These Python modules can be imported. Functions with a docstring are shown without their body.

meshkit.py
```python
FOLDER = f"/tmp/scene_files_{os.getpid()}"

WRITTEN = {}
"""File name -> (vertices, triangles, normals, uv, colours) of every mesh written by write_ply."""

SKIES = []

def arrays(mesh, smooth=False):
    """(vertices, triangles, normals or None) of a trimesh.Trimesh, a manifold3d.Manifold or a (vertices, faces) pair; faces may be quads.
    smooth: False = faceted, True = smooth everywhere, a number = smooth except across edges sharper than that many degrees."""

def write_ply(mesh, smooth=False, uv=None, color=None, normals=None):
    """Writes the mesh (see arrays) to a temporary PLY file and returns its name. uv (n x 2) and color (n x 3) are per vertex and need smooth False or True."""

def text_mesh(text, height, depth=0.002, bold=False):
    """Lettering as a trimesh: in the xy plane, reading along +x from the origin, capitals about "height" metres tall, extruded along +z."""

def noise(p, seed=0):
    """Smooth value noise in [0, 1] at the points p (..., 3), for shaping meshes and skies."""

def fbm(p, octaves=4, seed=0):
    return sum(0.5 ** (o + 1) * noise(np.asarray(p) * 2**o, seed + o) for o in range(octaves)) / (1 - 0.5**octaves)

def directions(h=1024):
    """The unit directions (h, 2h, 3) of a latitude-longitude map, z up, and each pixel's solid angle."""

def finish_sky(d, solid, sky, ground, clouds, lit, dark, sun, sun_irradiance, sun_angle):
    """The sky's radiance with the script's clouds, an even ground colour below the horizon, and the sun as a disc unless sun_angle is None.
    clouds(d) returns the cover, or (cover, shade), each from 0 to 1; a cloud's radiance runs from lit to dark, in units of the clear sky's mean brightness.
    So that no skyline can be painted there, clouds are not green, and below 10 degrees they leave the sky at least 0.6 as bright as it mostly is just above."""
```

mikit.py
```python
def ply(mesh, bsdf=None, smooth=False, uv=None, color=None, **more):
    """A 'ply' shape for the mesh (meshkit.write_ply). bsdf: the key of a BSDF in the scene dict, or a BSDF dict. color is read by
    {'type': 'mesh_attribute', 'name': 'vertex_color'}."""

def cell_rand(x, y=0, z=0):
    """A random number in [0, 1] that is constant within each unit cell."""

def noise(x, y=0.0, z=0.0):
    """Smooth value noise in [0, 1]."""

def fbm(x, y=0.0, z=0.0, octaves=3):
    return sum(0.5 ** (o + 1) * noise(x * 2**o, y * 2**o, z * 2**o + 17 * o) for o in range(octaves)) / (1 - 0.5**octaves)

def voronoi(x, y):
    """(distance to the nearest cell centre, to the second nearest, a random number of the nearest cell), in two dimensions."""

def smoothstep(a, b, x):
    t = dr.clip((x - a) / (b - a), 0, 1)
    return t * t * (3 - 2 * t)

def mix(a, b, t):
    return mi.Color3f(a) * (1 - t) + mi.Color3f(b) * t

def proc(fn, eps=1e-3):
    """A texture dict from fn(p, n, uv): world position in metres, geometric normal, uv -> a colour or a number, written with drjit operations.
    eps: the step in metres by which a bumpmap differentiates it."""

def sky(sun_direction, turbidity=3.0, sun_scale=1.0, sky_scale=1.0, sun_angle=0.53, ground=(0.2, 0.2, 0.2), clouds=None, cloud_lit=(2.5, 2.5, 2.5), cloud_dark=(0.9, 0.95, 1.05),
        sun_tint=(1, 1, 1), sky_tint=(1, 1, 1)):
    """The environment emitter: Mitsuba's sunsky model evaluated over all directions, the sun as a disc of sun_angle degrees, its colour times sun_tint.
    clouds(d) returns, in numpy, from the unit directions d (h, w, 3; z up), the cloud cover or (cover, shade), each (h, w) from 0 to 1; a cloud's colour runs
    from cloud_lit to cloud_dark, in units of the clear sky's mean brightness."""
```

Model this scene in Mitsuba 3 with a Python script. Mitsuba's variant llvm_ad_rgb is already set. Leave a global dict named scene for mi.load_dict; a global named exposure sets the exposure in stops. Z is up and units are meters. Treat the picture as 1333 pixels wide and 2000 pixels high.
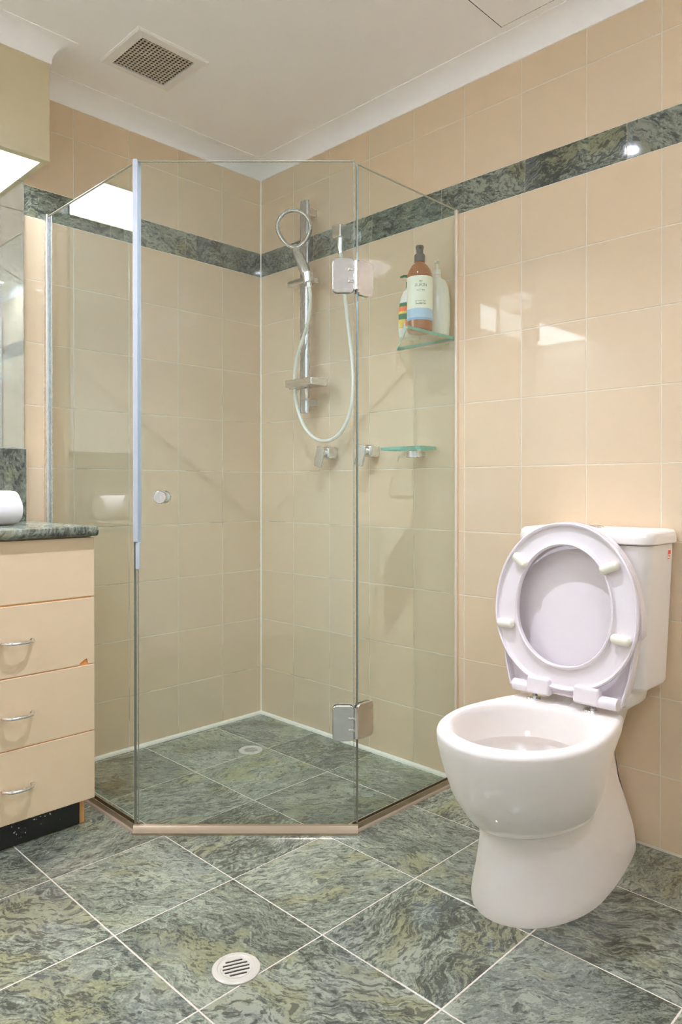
import math, random
import numpy as np
import trimesh
import manifold3d as m3
import drjit as dr
import mitsuba as mi
import mikit, meshkit
from shapely.geometry import Polygon, Point, box as sbox
from shapely import affinity
from mikit import proc, noise, fbm, smoothstep, mix, cell_rand

random.seed(7)
rng = np.random.default_rng(7)
T = mi.ScalarTransform4f
scene, labels = {'type': 'scene'}, {}

# ------------------------------------------------------------------ camera, light, exposure
CAM = np.array([2.3489, -1.9052, 0.938])
YAW, PITCH, FPX = math.radians(134.6376), math.radians(-0.288), 1411.243
fwd = np.array([math.cos(PITCH) * math.cos(YAW), math.cos(PITCH) * math.sin(YAW), math.sin(PITCH)])
scene['camera'] = {'type': 'perspective', 'fov': math.degrees(2 * math.atan(666.5 / FPX)), 'fov_axis': 'x',
                   'principal_point_offset_y': 40.2 / 2000, 'near_clip': 0.01, 'far_clip': 50.0,
                   'to_world': T().look_at(origin=CAM.tolist(), target=(CAM + fwd).tolist(), up=[0, 0, 1])}
exposure = 0.57
PANEL_LIGHT = [8.6, 9.5, 10.6]          # the tubes behind the diffuser under the bulkhead
DOWN_LIGHT = [420.0, 445.0, 550.0]
BEAM_LIGHT = [3.1, 3.25, 3.85]           # the reflector beam of the lamp over the toilet     # recessed ceiling lamps
WIDE_LIGHT = [22.0, 23.2, 28.0]        # flush ceiling lamps
DOWN_AT = [(1.16, -0.93, 0.02), (1.08, -2.40, 0.17), (2.60, -1.30, 0.155), (2.52, -0.13, 0.022)]

# ------------------------------------------------------------------ sizes of the room
RX, RY, RZ = 2.85, -2.65, 2.27         # rear wall, near wall, ceiling
ZS = 1.8104                            # under side of the stone band
BAND = 0.0975
TZ, TX = 0.202, 0.2035                 # tile pitch
FX0, FY0, FP = 0.0245, -0.2395, 0.3085   # floor tile grid
PX, PY = 0.985, -0.898                 # planes of the two fixed shower panels
CORN = 0.062


def lin(r, g, b):
    f = lambda c: c / 12.92 if c <= 0.04045 else ((c + 0.055) / 1.055) ** 2.4
    return [f(r / 255), f(g / 255), f(b / 255)]


def rgb(c):
    return {'type': 'rgb', 'value': [float(x) for x in c]}


def principled(c, rough=0.4, **k):
    d = {'type': 'principled', 'base_color': c if isinstance(c, dict) else rgb(c), 'roughness': rough}
    d.update(k)
    return {'type': 'twosided', 'b': d}


def chrome(rough=0.06, c=(0.83, 0.83, 0.83)):
    return {'type': 'twosided', 'b': {'type': 'roughconductor', 'material': 'none', 'alpha': rough, 'specular_reflectance': rgb(c)}}


# ------------------------------------------------------------------ procedural stone
def stone_colour(u, v, r, tone):
    """green marble with drifting streaks; u, v in metres along the slab, r a number of the slab"""
    k = r * 37.0
    w1 = fbm(u * 5 + k, v * 5 - k, k, 3) - 0.5
    w2 = fbm(u * 9 - k, v * 9 + k, k + 5, 3) - 0.5
    uu = u + 0.07 * w1 + 0.03 * w2
    vv = v + 0.08 * w2 + 0.04 * w1
    w3 = fbm(u * 42 + k, v * 42, k + 1, 2) - 0.5
    uu = uu + 0.016 * w3
    vv = vv + 0.020 * (fbm(u * 38, v * 38 - k, k + 6, 2) - 0.5)
    s = fbm(uu * 18 + k, vv * 50, k, 4)
    f = fbm(uu * 90, vv * 210 + k, k + 9, 3)
    g = fbm(u * 300, v * 420, k, 2)
    t = 0.34 * s + 0.40 * f + 0.26 * g + 0.26 * (fbm(u * 5 + 3 * k, v * 8, 2 * k, 2) - 0.5)
    c = mix(lin(78, 83, 74), lin(124, 131, 116), smoothstep(0.36, 0.50, t))
    c = mix(c, lin(165, 170, 151), smoothstep(0.50, 0.64, t))
    yel = smoothstep(0.52, 0.72, fbm(uu * 9 + 40, vv * 20 + k, k, 3)) * smoothstep(0.36, 0.5, t)
    c = mix(c, lin(146, 144, 102), 0.6 * yel)
    blu = smoothstep(0.48, 0.7, fbm(u * 8 + 11, v * 8 + k, k + 3, 2))
    c = mix(c, lin(132, 138, 140), 0.25 * blu)
    spot = smoothstep(0.57, 0.67, fbm(uu * 60 + 5, vv * 150 + k, k + 2, 3))
    c = mix(c, lin(56, 58, 54), 0.7 * spot)
    return c * tone


def floor_stone(p, n, uv):
    ci, cj = dr.floor((p.x - FX0) / FP), dr.floor((p.y - FY0) / FP)
    r = cell_rand(ci, cj, 3)
    a = (cell_rand(ci, cj, 5) - 0.5) * 1.7 + 0.9
    ca, sa = dr.cos(a), dr.sin(a)
    return stone_colour(p.x * ca + p.y * sa, -p.x * sa + p.y * ca, r, 0.78 + 0.30 * cell_rand(ci, cj, 8))


def wall_stone(p, n, uv):
    a = p.x - p.y
    c = dr.floor((a - 0.0125) / 0.305)
    r = cell_rand(c, 2, 7)
    ang = (cell_rand(c, 4, 7) - 0.5) * 2.4
    ca, sa = dr.cos(ang), dr.sin(ang)
    return stone_colour(a * ca + p.z * sa, -a * sa + p.z * ca, r, 0.72 + 0.25 * cell_rand(c, 6, 7))


def bench_stone(p, n, uv):
    return stone_colour(p.z * 1.0 + p.x * 0.7, p.y * 0.8 + p.x * 0.3, mi.Float(0.37), mi.Float(0.75))


def grout_fn(p, n, uv):
    """light joints, with mould in the shower's upright ones"""
    m = smoothstep(0.56, 0.70, fbm(p.x * 9, p.y * 9, p.z * 7, 3)) * smoothstep(1.0, 0.9, p.x) * smoothstep(-0.9, -0.8, p.y) * smoothstep(1.45, 1.2, p.z)
    return mix(lin(230, 222, 204), lin(150, 136, 108), 0.6 * m)


def ceiling_fn(p, n, uv):
    return mi.Color3f(lin(246, 244, 241)) * (0.985 + 0.03 * fbm(p.x * 3, p.y * 3, 0, 2))


def timber_fn(p, n, uv):
    return mix(lin(196, 140, 80), lin(222, 176, 118), fbm(p.x * 60, p.y * 60, p.z * 12, 3))


def towel_fn(p, n, uv):
    return mi.Float(0.0015) * fbm(p.x * 320, p.y * 320, p.z * 320, 2)


def kick_fn(p, n, uv):
    s = smoothstep(0.77, 0.80, fbm(p.y * 170, p.z * 170, 3, 2)) * smoothstep(0.48, 0.6, fbm(p.y * 9, p.z * 20, 5, 2))
    return mix(lin(30, 33, 30), lin(215, 215, 205), s)


B = {
    'tile_mat': principled(lin(229, 206, 174), 0.035, specular=0.28),
    'tile_mat_warm': principled(lin(230, 206, 173), 0.035, specular=0.28),
    'tile_mat_pale': principled(lin(228, 206, 175), 0.035, specular=0.28),
    'grout_mat': principled(proc(grout_fn), 0.8),
    'floor_grout_mat': principled(lin(208, 199, 187), 0.8),
    'floor_stone_mat': principled(proc(floor_stone), 0.055, specular=0.5),
    'band_stone_mat': principled(proc(wall_stone), 0.05, specular=0.5),
    'bench_stone_mat': principled(proc(bench_stone), 0.13, specular=0.5),
    'ceiling_mat': principled(proc(ceiling_fn), 0.75),
    'paint_mat': principled(lin(232, 228, 222), 0.6),
    'plaster_mat': principled(lin(244, 242, 238), 0.6),
    'cream_mat': principled(lin(202, 189, 153), 0.35),
    'laminate_mat': principled(lin(228, 205, 171), 0.22, specular=0.5),
    'ceramic_mat': principled(lin(238, 232, 226), 0.05, specular=0.55, clearcoat=0.6, clearcoat_gloss=0.95),
    'seat_mat': principled(lin(226, 219, 221), 0.22, specular=0.5),
    'pad_mat': principled(lin(236, 232, 214), 0.3),
    'chrome_mat': chrome(0.06),
    'satin_mat': chrome(0.22, (0.78, 0.77, 0.75)),
    'rail_mat': principled(lin(182, 165, 142), 0.27, metallic=0.8),
    'dark_mat': principled(lin(46, 42, 36), 0.7),
    'kick_mat': principled(proc(kick_fn), 0.3),
    'timber_mat': principled(proc(timber_fn), 0.7),
    'silicone_mat': principled(lin(240, 236, 222), 0.35),
    'seal_mat': principled(lin(184, 190, 198), 0.3, specular=0.5),
    'white_mat': principled(lin(240, 240, 238), 0.3),
    'diffuser_frame_mat': principled(lin(224, 216, 184), 0.4),
    'hose_mat': principled(lin(236, 233, 220), 0.22, specular=0.6),
    'towel_mat': {'type': 'twosided', 'b': {'type': 'bumpmap', 'arbitrary': proc(towel_fn, 8e-4), 'scale': 1.0,
                  'bsdf': {'type': 'principled', 'base_color': rgb(lin(246, 244, 244)), 'roughness': 0.9, 'sheen': 0.5}}},
    'glass_mat': {'type': 'thindielectric', 'int_ior': 1.6, 'specular_transmittance': rgb([0.915, 1.0, 1.0])},
    'shelf_glass_mat': {'type': 'thindielectric', 'int_ior': 1.5, 'specular_transmittance': rgb([0.86, 0.94, 0.89])},
    'glass_edge_mat': principled(lin(122, 128, 116), 0.15, specular=0.8),
    'glass_edge_pale_mat': principled(lin(168, 166, 148), 0.15, specular=0.8),
    'shelf_edge_mat': principled(lin(116, 178, 156), 0.12, specular=0.8),
    'mirror_mat': {'type': 'twosided', 'b': {'type': 'conductor', 'material': 'none', 'specular_reflectance': rgb([0.88, 0.90, 0.87])}},
    'amber_mat': principled(lin(150, 88, 44), 0.12, specular=0.6),
    'black_mat': principled(lin(78, 72, 66), 0.35),
    'label_cream_mat': principled(lin(238, 236, 214), 0.5),
    'label_blue_mat': principled(lin(176, 200, 216), 0.5),
    'label_blue_dark_mat': principled(lin(140, 172, 200), 0.5),
    'ink_mat': principled(lin(120, 122, 104), 0.6),
    'bottle_white_mat': principled(lin(238, 236, 226), 0.25),
    'bottle_clear_mat': principled(lin(232, 228, 208), 0.2),
    'orange_mat': principled(lin(238, 120, 60), 0.4),
    'green_mat': principled(lin(30, 104, 66), 0.4),
    'yellow_mat': principled(lin(236, 206, 70), 0.4),
    'red_mat': principled(lin(226, 96, 76), 0.5),
    'grey_plastic_mat': principled(lin(200, 200, 200), 0.4),
    'door_mat': principled(lin(238, 234, 228), 0.35),
    'vent_mat': principled(lin(236, 232, 226), 0.6),
    'vent_grid_mat': principled(lin(206, 196, 180), 0.5),
    'lamp_body_mat': principled(lin(240, 238, 232), 0.4),
}
scene.update(B)

# ------------------------------------------------------------------ mesh helpers
used = set()


def numbered(key):
    if key not in used and key not in scene:
        used.add(key)
        return key
    i = 1
    while f'{key}_{i:03d}' in used or f'{key}_{i:03d}' in scene:
        i += 1
    k = f'{key}_{i:03d}'
    used.add(k)
    return k


def put(key, mesh, bsdf, smooth=False, label=None, cat=None, group=None, kind=None, **more):
    key = numbered(key)
    scene[key] = mesh if isinstance(mesh, dict) else mikit.ply(mesh, bsdf, smooth=smooth, **more)
    tag(key, label, cat, group, kind)
    return key


def put_copy(key, ply, offset, **k):
    key = numbered(key)
    scene[key] = {**ply, 'to_world': T().translate([float(x) for x in offset])}
    tag(key, **k)
    return key


def tag(key, label=None, cat=None, group=None, kind=None):
    d = {n: v for n, v in (('label', label), ('category', cat), ('group', group), ('kind', kind)) if v}
    if d:
        labels[key] = d


def thing(key, label, cat, group=None):
    key = numbered(key)
    tag(key, label, cat, group)
    return key


def struct(key, mesh, bsdf, label=None, smooth=False):
    return put(key, mesh, bsdf, smooth, label=label, kind='structure')


def M(mesh):
    return m3.Manifold(m3.Mesh(np.asarray(mesh.vertices, np.float32), np.asarray(mesh.faces, np.uint32)))


def tm(man):
    m = man.to_mesh()
    return trimesh.Trimesh(m.vert_properties[:, :3], m.tri_verts, process=False)


def cat(*ms):
    return trimesh.util.concatenate([m if isinstance(m, trimesh.Trimesh) else tm(m) for m in ms])


def bx(x0, x1, y0, y1, z0, z1):
    m = trimesh.creation.box((abs(x1 - x0), abs(y1 - y0), abs(z1 - z0)))
    m.apply_translation(((x0 + x1) / 2, (y0 + y1) / 2, (z0 + z1) / 2))
    return m


def rbx(x0, x1, y0, y1, z0, z1, r=0.004, seg=8):
    """rounded box"""
    x0, x1, y0, y1, z0, z1 = min(x0, x1), max(x0, x1), min(y0, y1), max(y0, y1), min(z0, z1), max(z0, z1)
    r = min(r, (x1 - x0) / 2.01, (y1 - y0) / 2.01, (z1 - z0) / 2.01)
    s = m3.Manifold.sphere(r, seg)
    return tm(m3.Manifold.batch_hull([s.translate((x, y, z)) for x in (x0 + r, x1 - r) for y in (y0 + r, y1 - r) for z in (z0 + r, z1 - r)]))


def chamfer_box(x0, x1, y0, y1, z0, z1, c, face):
    """box whose edges round the face (+x, -y, +z ...) are chamfered by c: 20 triangles or so"""
    v, ax, sg = [], 'xyz'.index(face[1]), 1 if face[0] == '+' else -1
    lo, hi = [x0, y0, z0], [x1, y1, z1]
    o = [a for a in range(3) if a != ax]
    top, bot = (hi[ax], lo[ax]) if sg > 0 else (lo[ax], hi[ax])
    pts = []
    for h, ins in ((bot, 0), (top - sg * c, 0), (top, c)):
        for a in (lo[o[0]] + ins, hi[o[0]] - ins):
            for b in (lo[o[1]] + ins, hi[o[1]] - ins):
                p = [0, 0, 0]
                p[ax], p[o[0]], p[o[1]] = h, a, b
                pts.append(p)
    return trimesh.convex.convex_hull(np.array(pts))


def cyl(p0, p1, r0, r1=None, n=24):
    """closed (tapered) cylinder from p0 to p1"""
    r1 = r0 if r1 is None else r1
    p0, p1 = np.asarray(p0, float), np.asarray(p1, float)
    h = np.linalg.norm(p1 - p0)
    c = tm(m3.Manifold.cylinder(h, r0, r1, n))
    c.apply_transform(trimesh.geometry.align_vectors([0, 0, 1], (p1 - p0) / h))
    c.apply_translation(p0)
    return c


def lathe(profile, at=(0, 0, 0), n=32):
    m = trimesh.creation.revolve(np.array(profile, float), sections=n)
    m.apply_translation(at)
    return m


def tube(path, r, n=10, caps=True, sub=1):
    p = np.asarray(path, float)
    if sub > 1:
        from scipy.interpolate import CubicSpline
        d = np.concatenate([[0], np.cumsum(np.linalg.norm(np.diff(p, axis=0), axis=1))])
        p = CubicSpline(d, p)(np.linspace(0, d[-1], (len(p) - 1) * sub + 1))
    t = np.gradient(p, axis=0)
    t /= np.linalg.norm(t, axis=1, keepdims=True)
    a = np.cross(t[0], [0, 0, 1.0])
    if np.linalg.norm(a) < 0.1:
        a = np.cross(t[0], [1.0, 0, 0])
    a /= np.linalg.norm(a)
    v, rr = [], np.broadcast_to(r, (len(p),))
    ang = np.arange(n) * 2 * np.pi / n
    for i in range(len(p)):
        a = a - t[i] * (a @ t[i])
        a /= np.linalg.norm(a)
        b = np.cross(t[i], a)
        v.append(p[i] + rr[i] * (np.cos(ang)[:, None] * a + np.sin(ang)[:, None] * b))
    v = np.vstack(v)
    f = []
    for i in range(len(p) - 1):
        for j in range(n):
            q = [i * n + j, i * n + (j + 1) % n, (i + 1) * n + (j + 1) % n, (i + 1) * n + j]
            f += [[q[0], q[1], q[2]], [q[0], q[2], q[3]]]
    if caps:
        v = np.vstack([v, p[:1], p[-1:]])
        e = len(p) * n
        for j in range(n):
            f.append([e, (j + 1) % n, j])
            f.append([e + 1, e - n + j, e - n + (j + 1) % n])
    return trimesh.Trimesh(v, f, process=False)


def loft(rings):
    """closed solid through rings of equal length (bottom to top, counter-clockwise from above)"""
    n = len(rings[0])
    v = np.vstack(rings + [np.mean(rings[0], axis=0)[None], np.mean(rings[-1], axis=0)[None]])
    f = []
    for i in range(len(rings) - 1):
        for j in range(n):
            a, b, c, d = i * n + j, i * n + (j + 1) % n, (i + 1) * n + (j + 1) % n, (i + 1) * n + j
            f += [[a, b, c], [a, c, d]]
    e = len(rings) * n
    for j in range(n):
        f.append([e, (j + 1) % n, j])
        f.append([e + 1, e - n + j, e - n + (j + 1) % n])
    return trimesh.Trimesh(v, f, process=False)


def poly_solid(poly, h):
    ms = [trimesh.creation.extrude_polygon(g, h, engine='earcut') for g in getattr(poly, 'geoms', [poly])]
    return trimesh.util.concatenate(ms)


def basis(mesh, o, u, v, w):
    """local x, y, z axes to u, v, w at the point o"""
    m = np.eye(4)
    m[:3, 0], m[:3, 1], m[:3, 2], m[:3, 3] = u, v, w, o
    r = mesh.copy()
    r.apply_transform(m)
    return r


# ------------------------------------------------------------------ the room's shell
floor = struct('floor', bx(-0.1, RX + 0.1, RY - 0.1, 0.1, -0.12, -0.0009), 'floor_grout_mat', 'floor of square green marble tiles with pale joints')
wall_left = struct('wall_left', bx(-0.12, 0.0, RY - 0.1, 0.12, 0, RZ), 'grout_mat', 'peach tiled wall behind the vanity and the shower with a green stone band')
wall_right = struct('wall_right', bx(0.0, RX + 0.1, 0.0, 0.12, 0, RZ), 'grout_mat', 'peach tiled wall behind the toilet and the shower fittings with a green stone band')
wall_rear = struct('wall_rear', bx(RX, RX + 0.1, RY - 0.1, 0, 0, RZ), 'plaster_mat', 'wall with the door behind the viewer')
wall_near = struct('wall_near', bx(-0.0015, RX, RY - 0.1, RY, 0, RZ), 'plaster_mat', 'plain wall behind the viewer')
ceiling = struct('ceiling', bx(-0.12, RX + 0.1, RY - 0.1, 0.12, RZ, RZ + 0.1), 'ceiling_mat', 'flat white painted ceiling')
put(ceiling + '__access_panel', chamfer_box(1.208, 1.75, -0.62, -0.090, RZ - 0.003, RZ + 0.002, 0.002, '-z'), 'ceiling_mat')
for a in (bx(1.2055, 1.2080, -0.6225, -0.0875, RZ - 0.0006, RZ + 0.001), bx(1.2055, 1.7525, -0.0900, -0.0875, RZ - 0.0006, RZ + 0.001)):
    put(ceiling + '__panel_gap', a, 'dark_mat')

J, TH = 0.0010, 0.0016     # half joint, tile thickness
TILES = ['tile_mat', 'tile_mat_warm', 'tile_mat_pale']
rows = [(ZS - TZ * (k + 1), ZS - TZ * k) for k in range(8)] + [(0.006, ZS - TZ * 8)]
rows += [(ZS + BAND, ZS + BAND + 0.2), (ZS + BAND + 0.2, ZS + BAND + 0.325)]
cache = {}


def wall_tile(side, a0, a1, z0, z1, mats, c=0.0008):
    """one tile of a wall: a is the distance from the room's corner along the wall"""
    J = 0.0010 if mats is TILES else 0.0005
    w, h = round(a1 - a0 - 2 * J, 4), round(z1 - z0 - 2 * J, 4)
    mat = mats[int(rng.integers(len(mats)))]
    key = (side, w, h, mat)
    if key not in cache:
        m = chamfer_box(0, w, -TH, 0, 0, h, c, '-y') if side == 'r' else chamfer_box(0, TH, -w, 0, 0, h, c, '+x')
        cache[key] = mikit.ply(m, mat)
    at = (a0 + J, 0.0008, z0 + J) if side == 'r' else (-0.0008, -a0 - J, z0 + J)
    at = np.array(at) + np.array([0, 1, 0] if side == 'r' else [1, 0, 0]) * rng.normal(0, 0.00012)
    name = 'tile' if mats is TILES else 'border_tile'
    put_copy((wall_right if side == 'r' else wall_left) + '__' + name, cache[key], at)


for z0, z1 in rows:
    for i in range(14):
        wall_tile('r', i * TX, min((i + 1) * TX, RX - 0.002), z0, z1, TILES)
    e = [0.0] + [0.1962 + TX * k for k in range(12)] + [-RY]
    for a0, a1 in zip(e[:-1], e[1:]):
        wall_tile('l', a0, a1, z0, z1, TILES)
STONE = ['band_stone_mat']
e = [0.0] + [0.0125 + 0.305 * k for k in range(1, 10)] + [RX - 0.002]
for a0, a1 in zip(e[:-1], e[1:]):
    wall_tile('r', a0, a1, ZS, ZS + BAND, STONE, 0.0006)
e = [0.0] + [0.0625 + 0.305 * k for k in range(0, 9)] + [-RY]
for a0, a1 in zip(e[:-1], e[1:]):
    wall_tile('l', a0, a1, ZS, ZS + BAND, STONE, 0.0006)

FJ = 0.0017
fcache = {}
for i in range(-1, 10):
    for j in range(-9, 2):
        x0, x1 = max(FX0 + i * FP + FJ, 0.0), min(FX0 + (i + 1) * FP - FJ, RX)
        y0, y1 = max(FY0 + j * FP + FJ, RY), min(FY0 + (j + 1) * FP - FJ, 0.0)
        if x1 - x0 < 0.01 or y1 - y0 < 0.01:
            continue
        put(floor + '__tile', chamfer_box(x0, x1, y0, y1, -0.006, rng.normal(0, 0.0002), 0.0008, '+z'), 'floor_stone_mat')


# cornices: a cove swept along the walls and round the bulkhead
def cove(n=10):
    r = CORN
    pts = [(0, 0), (0.006, 0)]
    for k in range(n + 1):
        t = k / n * math.pi / 2
        pts.append((0.006 + (r - 0.012) * (1 - math.cos(t)), 0.006 + (r - 0.012) * math.sin(t)))
    return [(0, 0), (0.005, 0), *[(0.005 + (r - 0.010) * (1 - math.cos(k / n * math.pi / 2)), 0.004 + (r - 0.008) * math.sin(k / n * math.pi / 2)) for k in range(n + 1)], (r, r - 0.003), (r, r), (0, r)]


def cornice(key, path):
    """sweeps the cove along a polyline of wall points, room on the left hand; mitred"""
    p = np.array(path, float)
    prof = cove()
    d = [(p[i + 1] - p[i]) / np.linalg.norm(p[i + 1] - p[i]) for i in range(len(p) - 1)]
    nrm = [np.array([-t[1], t[0]]) for t in d]
    rings = []
    for i in range(len(p)):
        if i == 0:
            m = nrm[0]
        elif i == len(p) - 1:
            m = nrm[-1]
        else:
            m = nrm[i - 1] + nrm[i]
            m = m / (m @ nrm[i])
        rings.append(np.array([[*(p[i] + m * a), RZ - CORN + h] for a, h in prof]))
    return struct(key, loft(rings), 'ceiling_mat', None, smooth=35)


BX, BY, BZ = 0.2, -0.974, 1.916         # the bulkhead over the vanity
cornice('trim_1', [(RX, 0.0), (0.0, 0.0), (0.0, BY), (BX, BY), (BX, RY)])
labels['trim_1'] = {'label': 'white cove cornice between the walls, the bulkhead and the ceiling', 'kind': 'structure'}
# silicone beads at the foot of the shower walls
struct('trim_2', trimesh.convex.convex_hull(np.array([[x, y, z] for x in (0.0, PX) for y, z in ((0, 0), (-0.011, 0), (-0.009, 0.006), (-0.004, 0.010), (0, 0.012))])), 'silicone_mat', 'white sealant bead at the foot of the shower wall with the taps')
struct('trim_3', trimesh.convex.convex_hull(np.array([[x, y, z] for y in (0.0, PY) for x, z in ((0, 0), (0.011, 0), (0.009, 0.006), (0.004, 0.010), (0, 0.012))])), 'silicone_mat', 'white sealant bead at the foot of the shower wall beside the vanity')
struct('trim_4', trimesh.convex.convex_hull(np.array([[x, y, z] for z in (0.006, RZ - CORN) for x, y in ((0, 0), (0.0055, 0), (0.004, -0.002), (0.002, -0.004), (0, -0.0055))])), 'silicone_mat', 'white sealant line up the corner of the two tiled walls')

# door in the rear wall, seen only in the mirror
d = struct('door_1', rbx(RX - 0.03, RX - 0.001, -0.86, -0.07, 0.004, 2.04, 0.003), 'door_mat', 'white flush door seen in the mirror')
put(d + '__door_handle', cat(cyl((RX - 0.03, -0.80, 1.0), (RX - 0.08, -0.80, 1.0), 0.01), cyl((RX - 0.075, -0.80, 1.0), (RX - 0.075, -0.69, 1.0), 0.009)), 'chrome_mat', smooth=40)
for a in (bx(RX - 0.04, RX - 0.001, -0.92, -0.862, 0, 2.1), bx(RX - 0.04, RX - 0.001, -0.068, -0.01, 0, 2.1), bx(RX - 0.04, RX - 0.001, -0.862, -0.068, 2.042, 2.1)):
    put(d + '__door_frame', a, 'door_mat')

# bulkhead with the light behind a diffuser
bulk = struct('wall_bulkhead', cat(bx(0.0, BX, RY, BY, BZ + 0.03, RZ), bx(BX - 0.024, BX, RY, BY, BZ, BZ + 0.03), bx(0.0, BX - 0.024, BY - 0.018, BY, BZ, BZ + 0.03)), 'cream_mat', 'cream bulkhead over the mirror')
light = thing('light_panel', 'glowing white diffuser panel set under the cream bulkhead above the mirror', 'light')
put(light + '__diffuser', bx(0.003, BX - 0.026, RY + 0.02, BY - 0.020, BZ + 0.004, BZ + 0.008), 'white_mat', emitter={'type': 'area', 'radiance': rgb(PANEL_LIGHT)})
put(light + '__frame', cat(bx(0.0, BX - 0.024, RY + 0.001, RY + 0.018, BZ, BZ + 0.012), bx(BX - 0.026, BX - 0.024, RY + 0.02, BY - 0.018, BZ, BZ + 0.012)), 'diffuser_frame_mat')
for k, (x, y, lr) in enumerate(DOWN_AT):
    n = thing('downlight' if k in (0, 3) else 'ceiling_lamp', ['recessed ceiling lamp over the toilet and shower side', 'round ceiling lamp near the vanity front', 'round ceiling lamp behind the viewer', 'small ceiling lamp in front of the white door'][k], 'light', None)
    ring = lathe([(lr + 0.0005, 0), (lr + 0.024, 0), (lr + 0.026, -0.002), (lr + 0.024, -0.004), (lr + 0.003, -0.005), (lr + 0.0005, 0)], (x, y, RZ), 36)
    put(n + '__trim_ring', ring, 'lamp_body_mat', smooth=40)
    if k in (0, 3):
        disc = tm(m3.Manifold.cylinder(0.002, lr, lr, 32).translate((x, y, RZ - 0.0025)))
    else:                                 # a shallow dome
        disc = lathe([(0, -0.055), *[(lr * math.sin(q), -0.004 - 0.051 * math.cos(q)) for q in np.linspace(0.12, math.pi / 2, 12)], (lr, -0.001), (0, -0.001)], (x, y, RZ), 40)
        disc.fix_normals()
    put(n + '__lamp', disc, 'white_mat', emitter={'type': 'area', 'radiance': rgb(DOWN_LIGHT if k == 0 else [x * 0.6 for x in DOWN_LIGHT] if k == 3 else WIDE_LIGHT)})

scene['downlight_beam'] = {'type': 'spot', 'intensity': rgb(BEAM_LIGHT), 'cutoff_angle': 55.0, 'beam_width': 26.0,
                           'to_world': T().look_at(origin=[DOWN_AT[0][0], DOWN_AT[0][1], RZ - 0.008], target=[DOWN_AT[0][0] + 0.02, DOWN_AT[0][1], 0.0], up=[0, 1, 0])}

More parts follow.
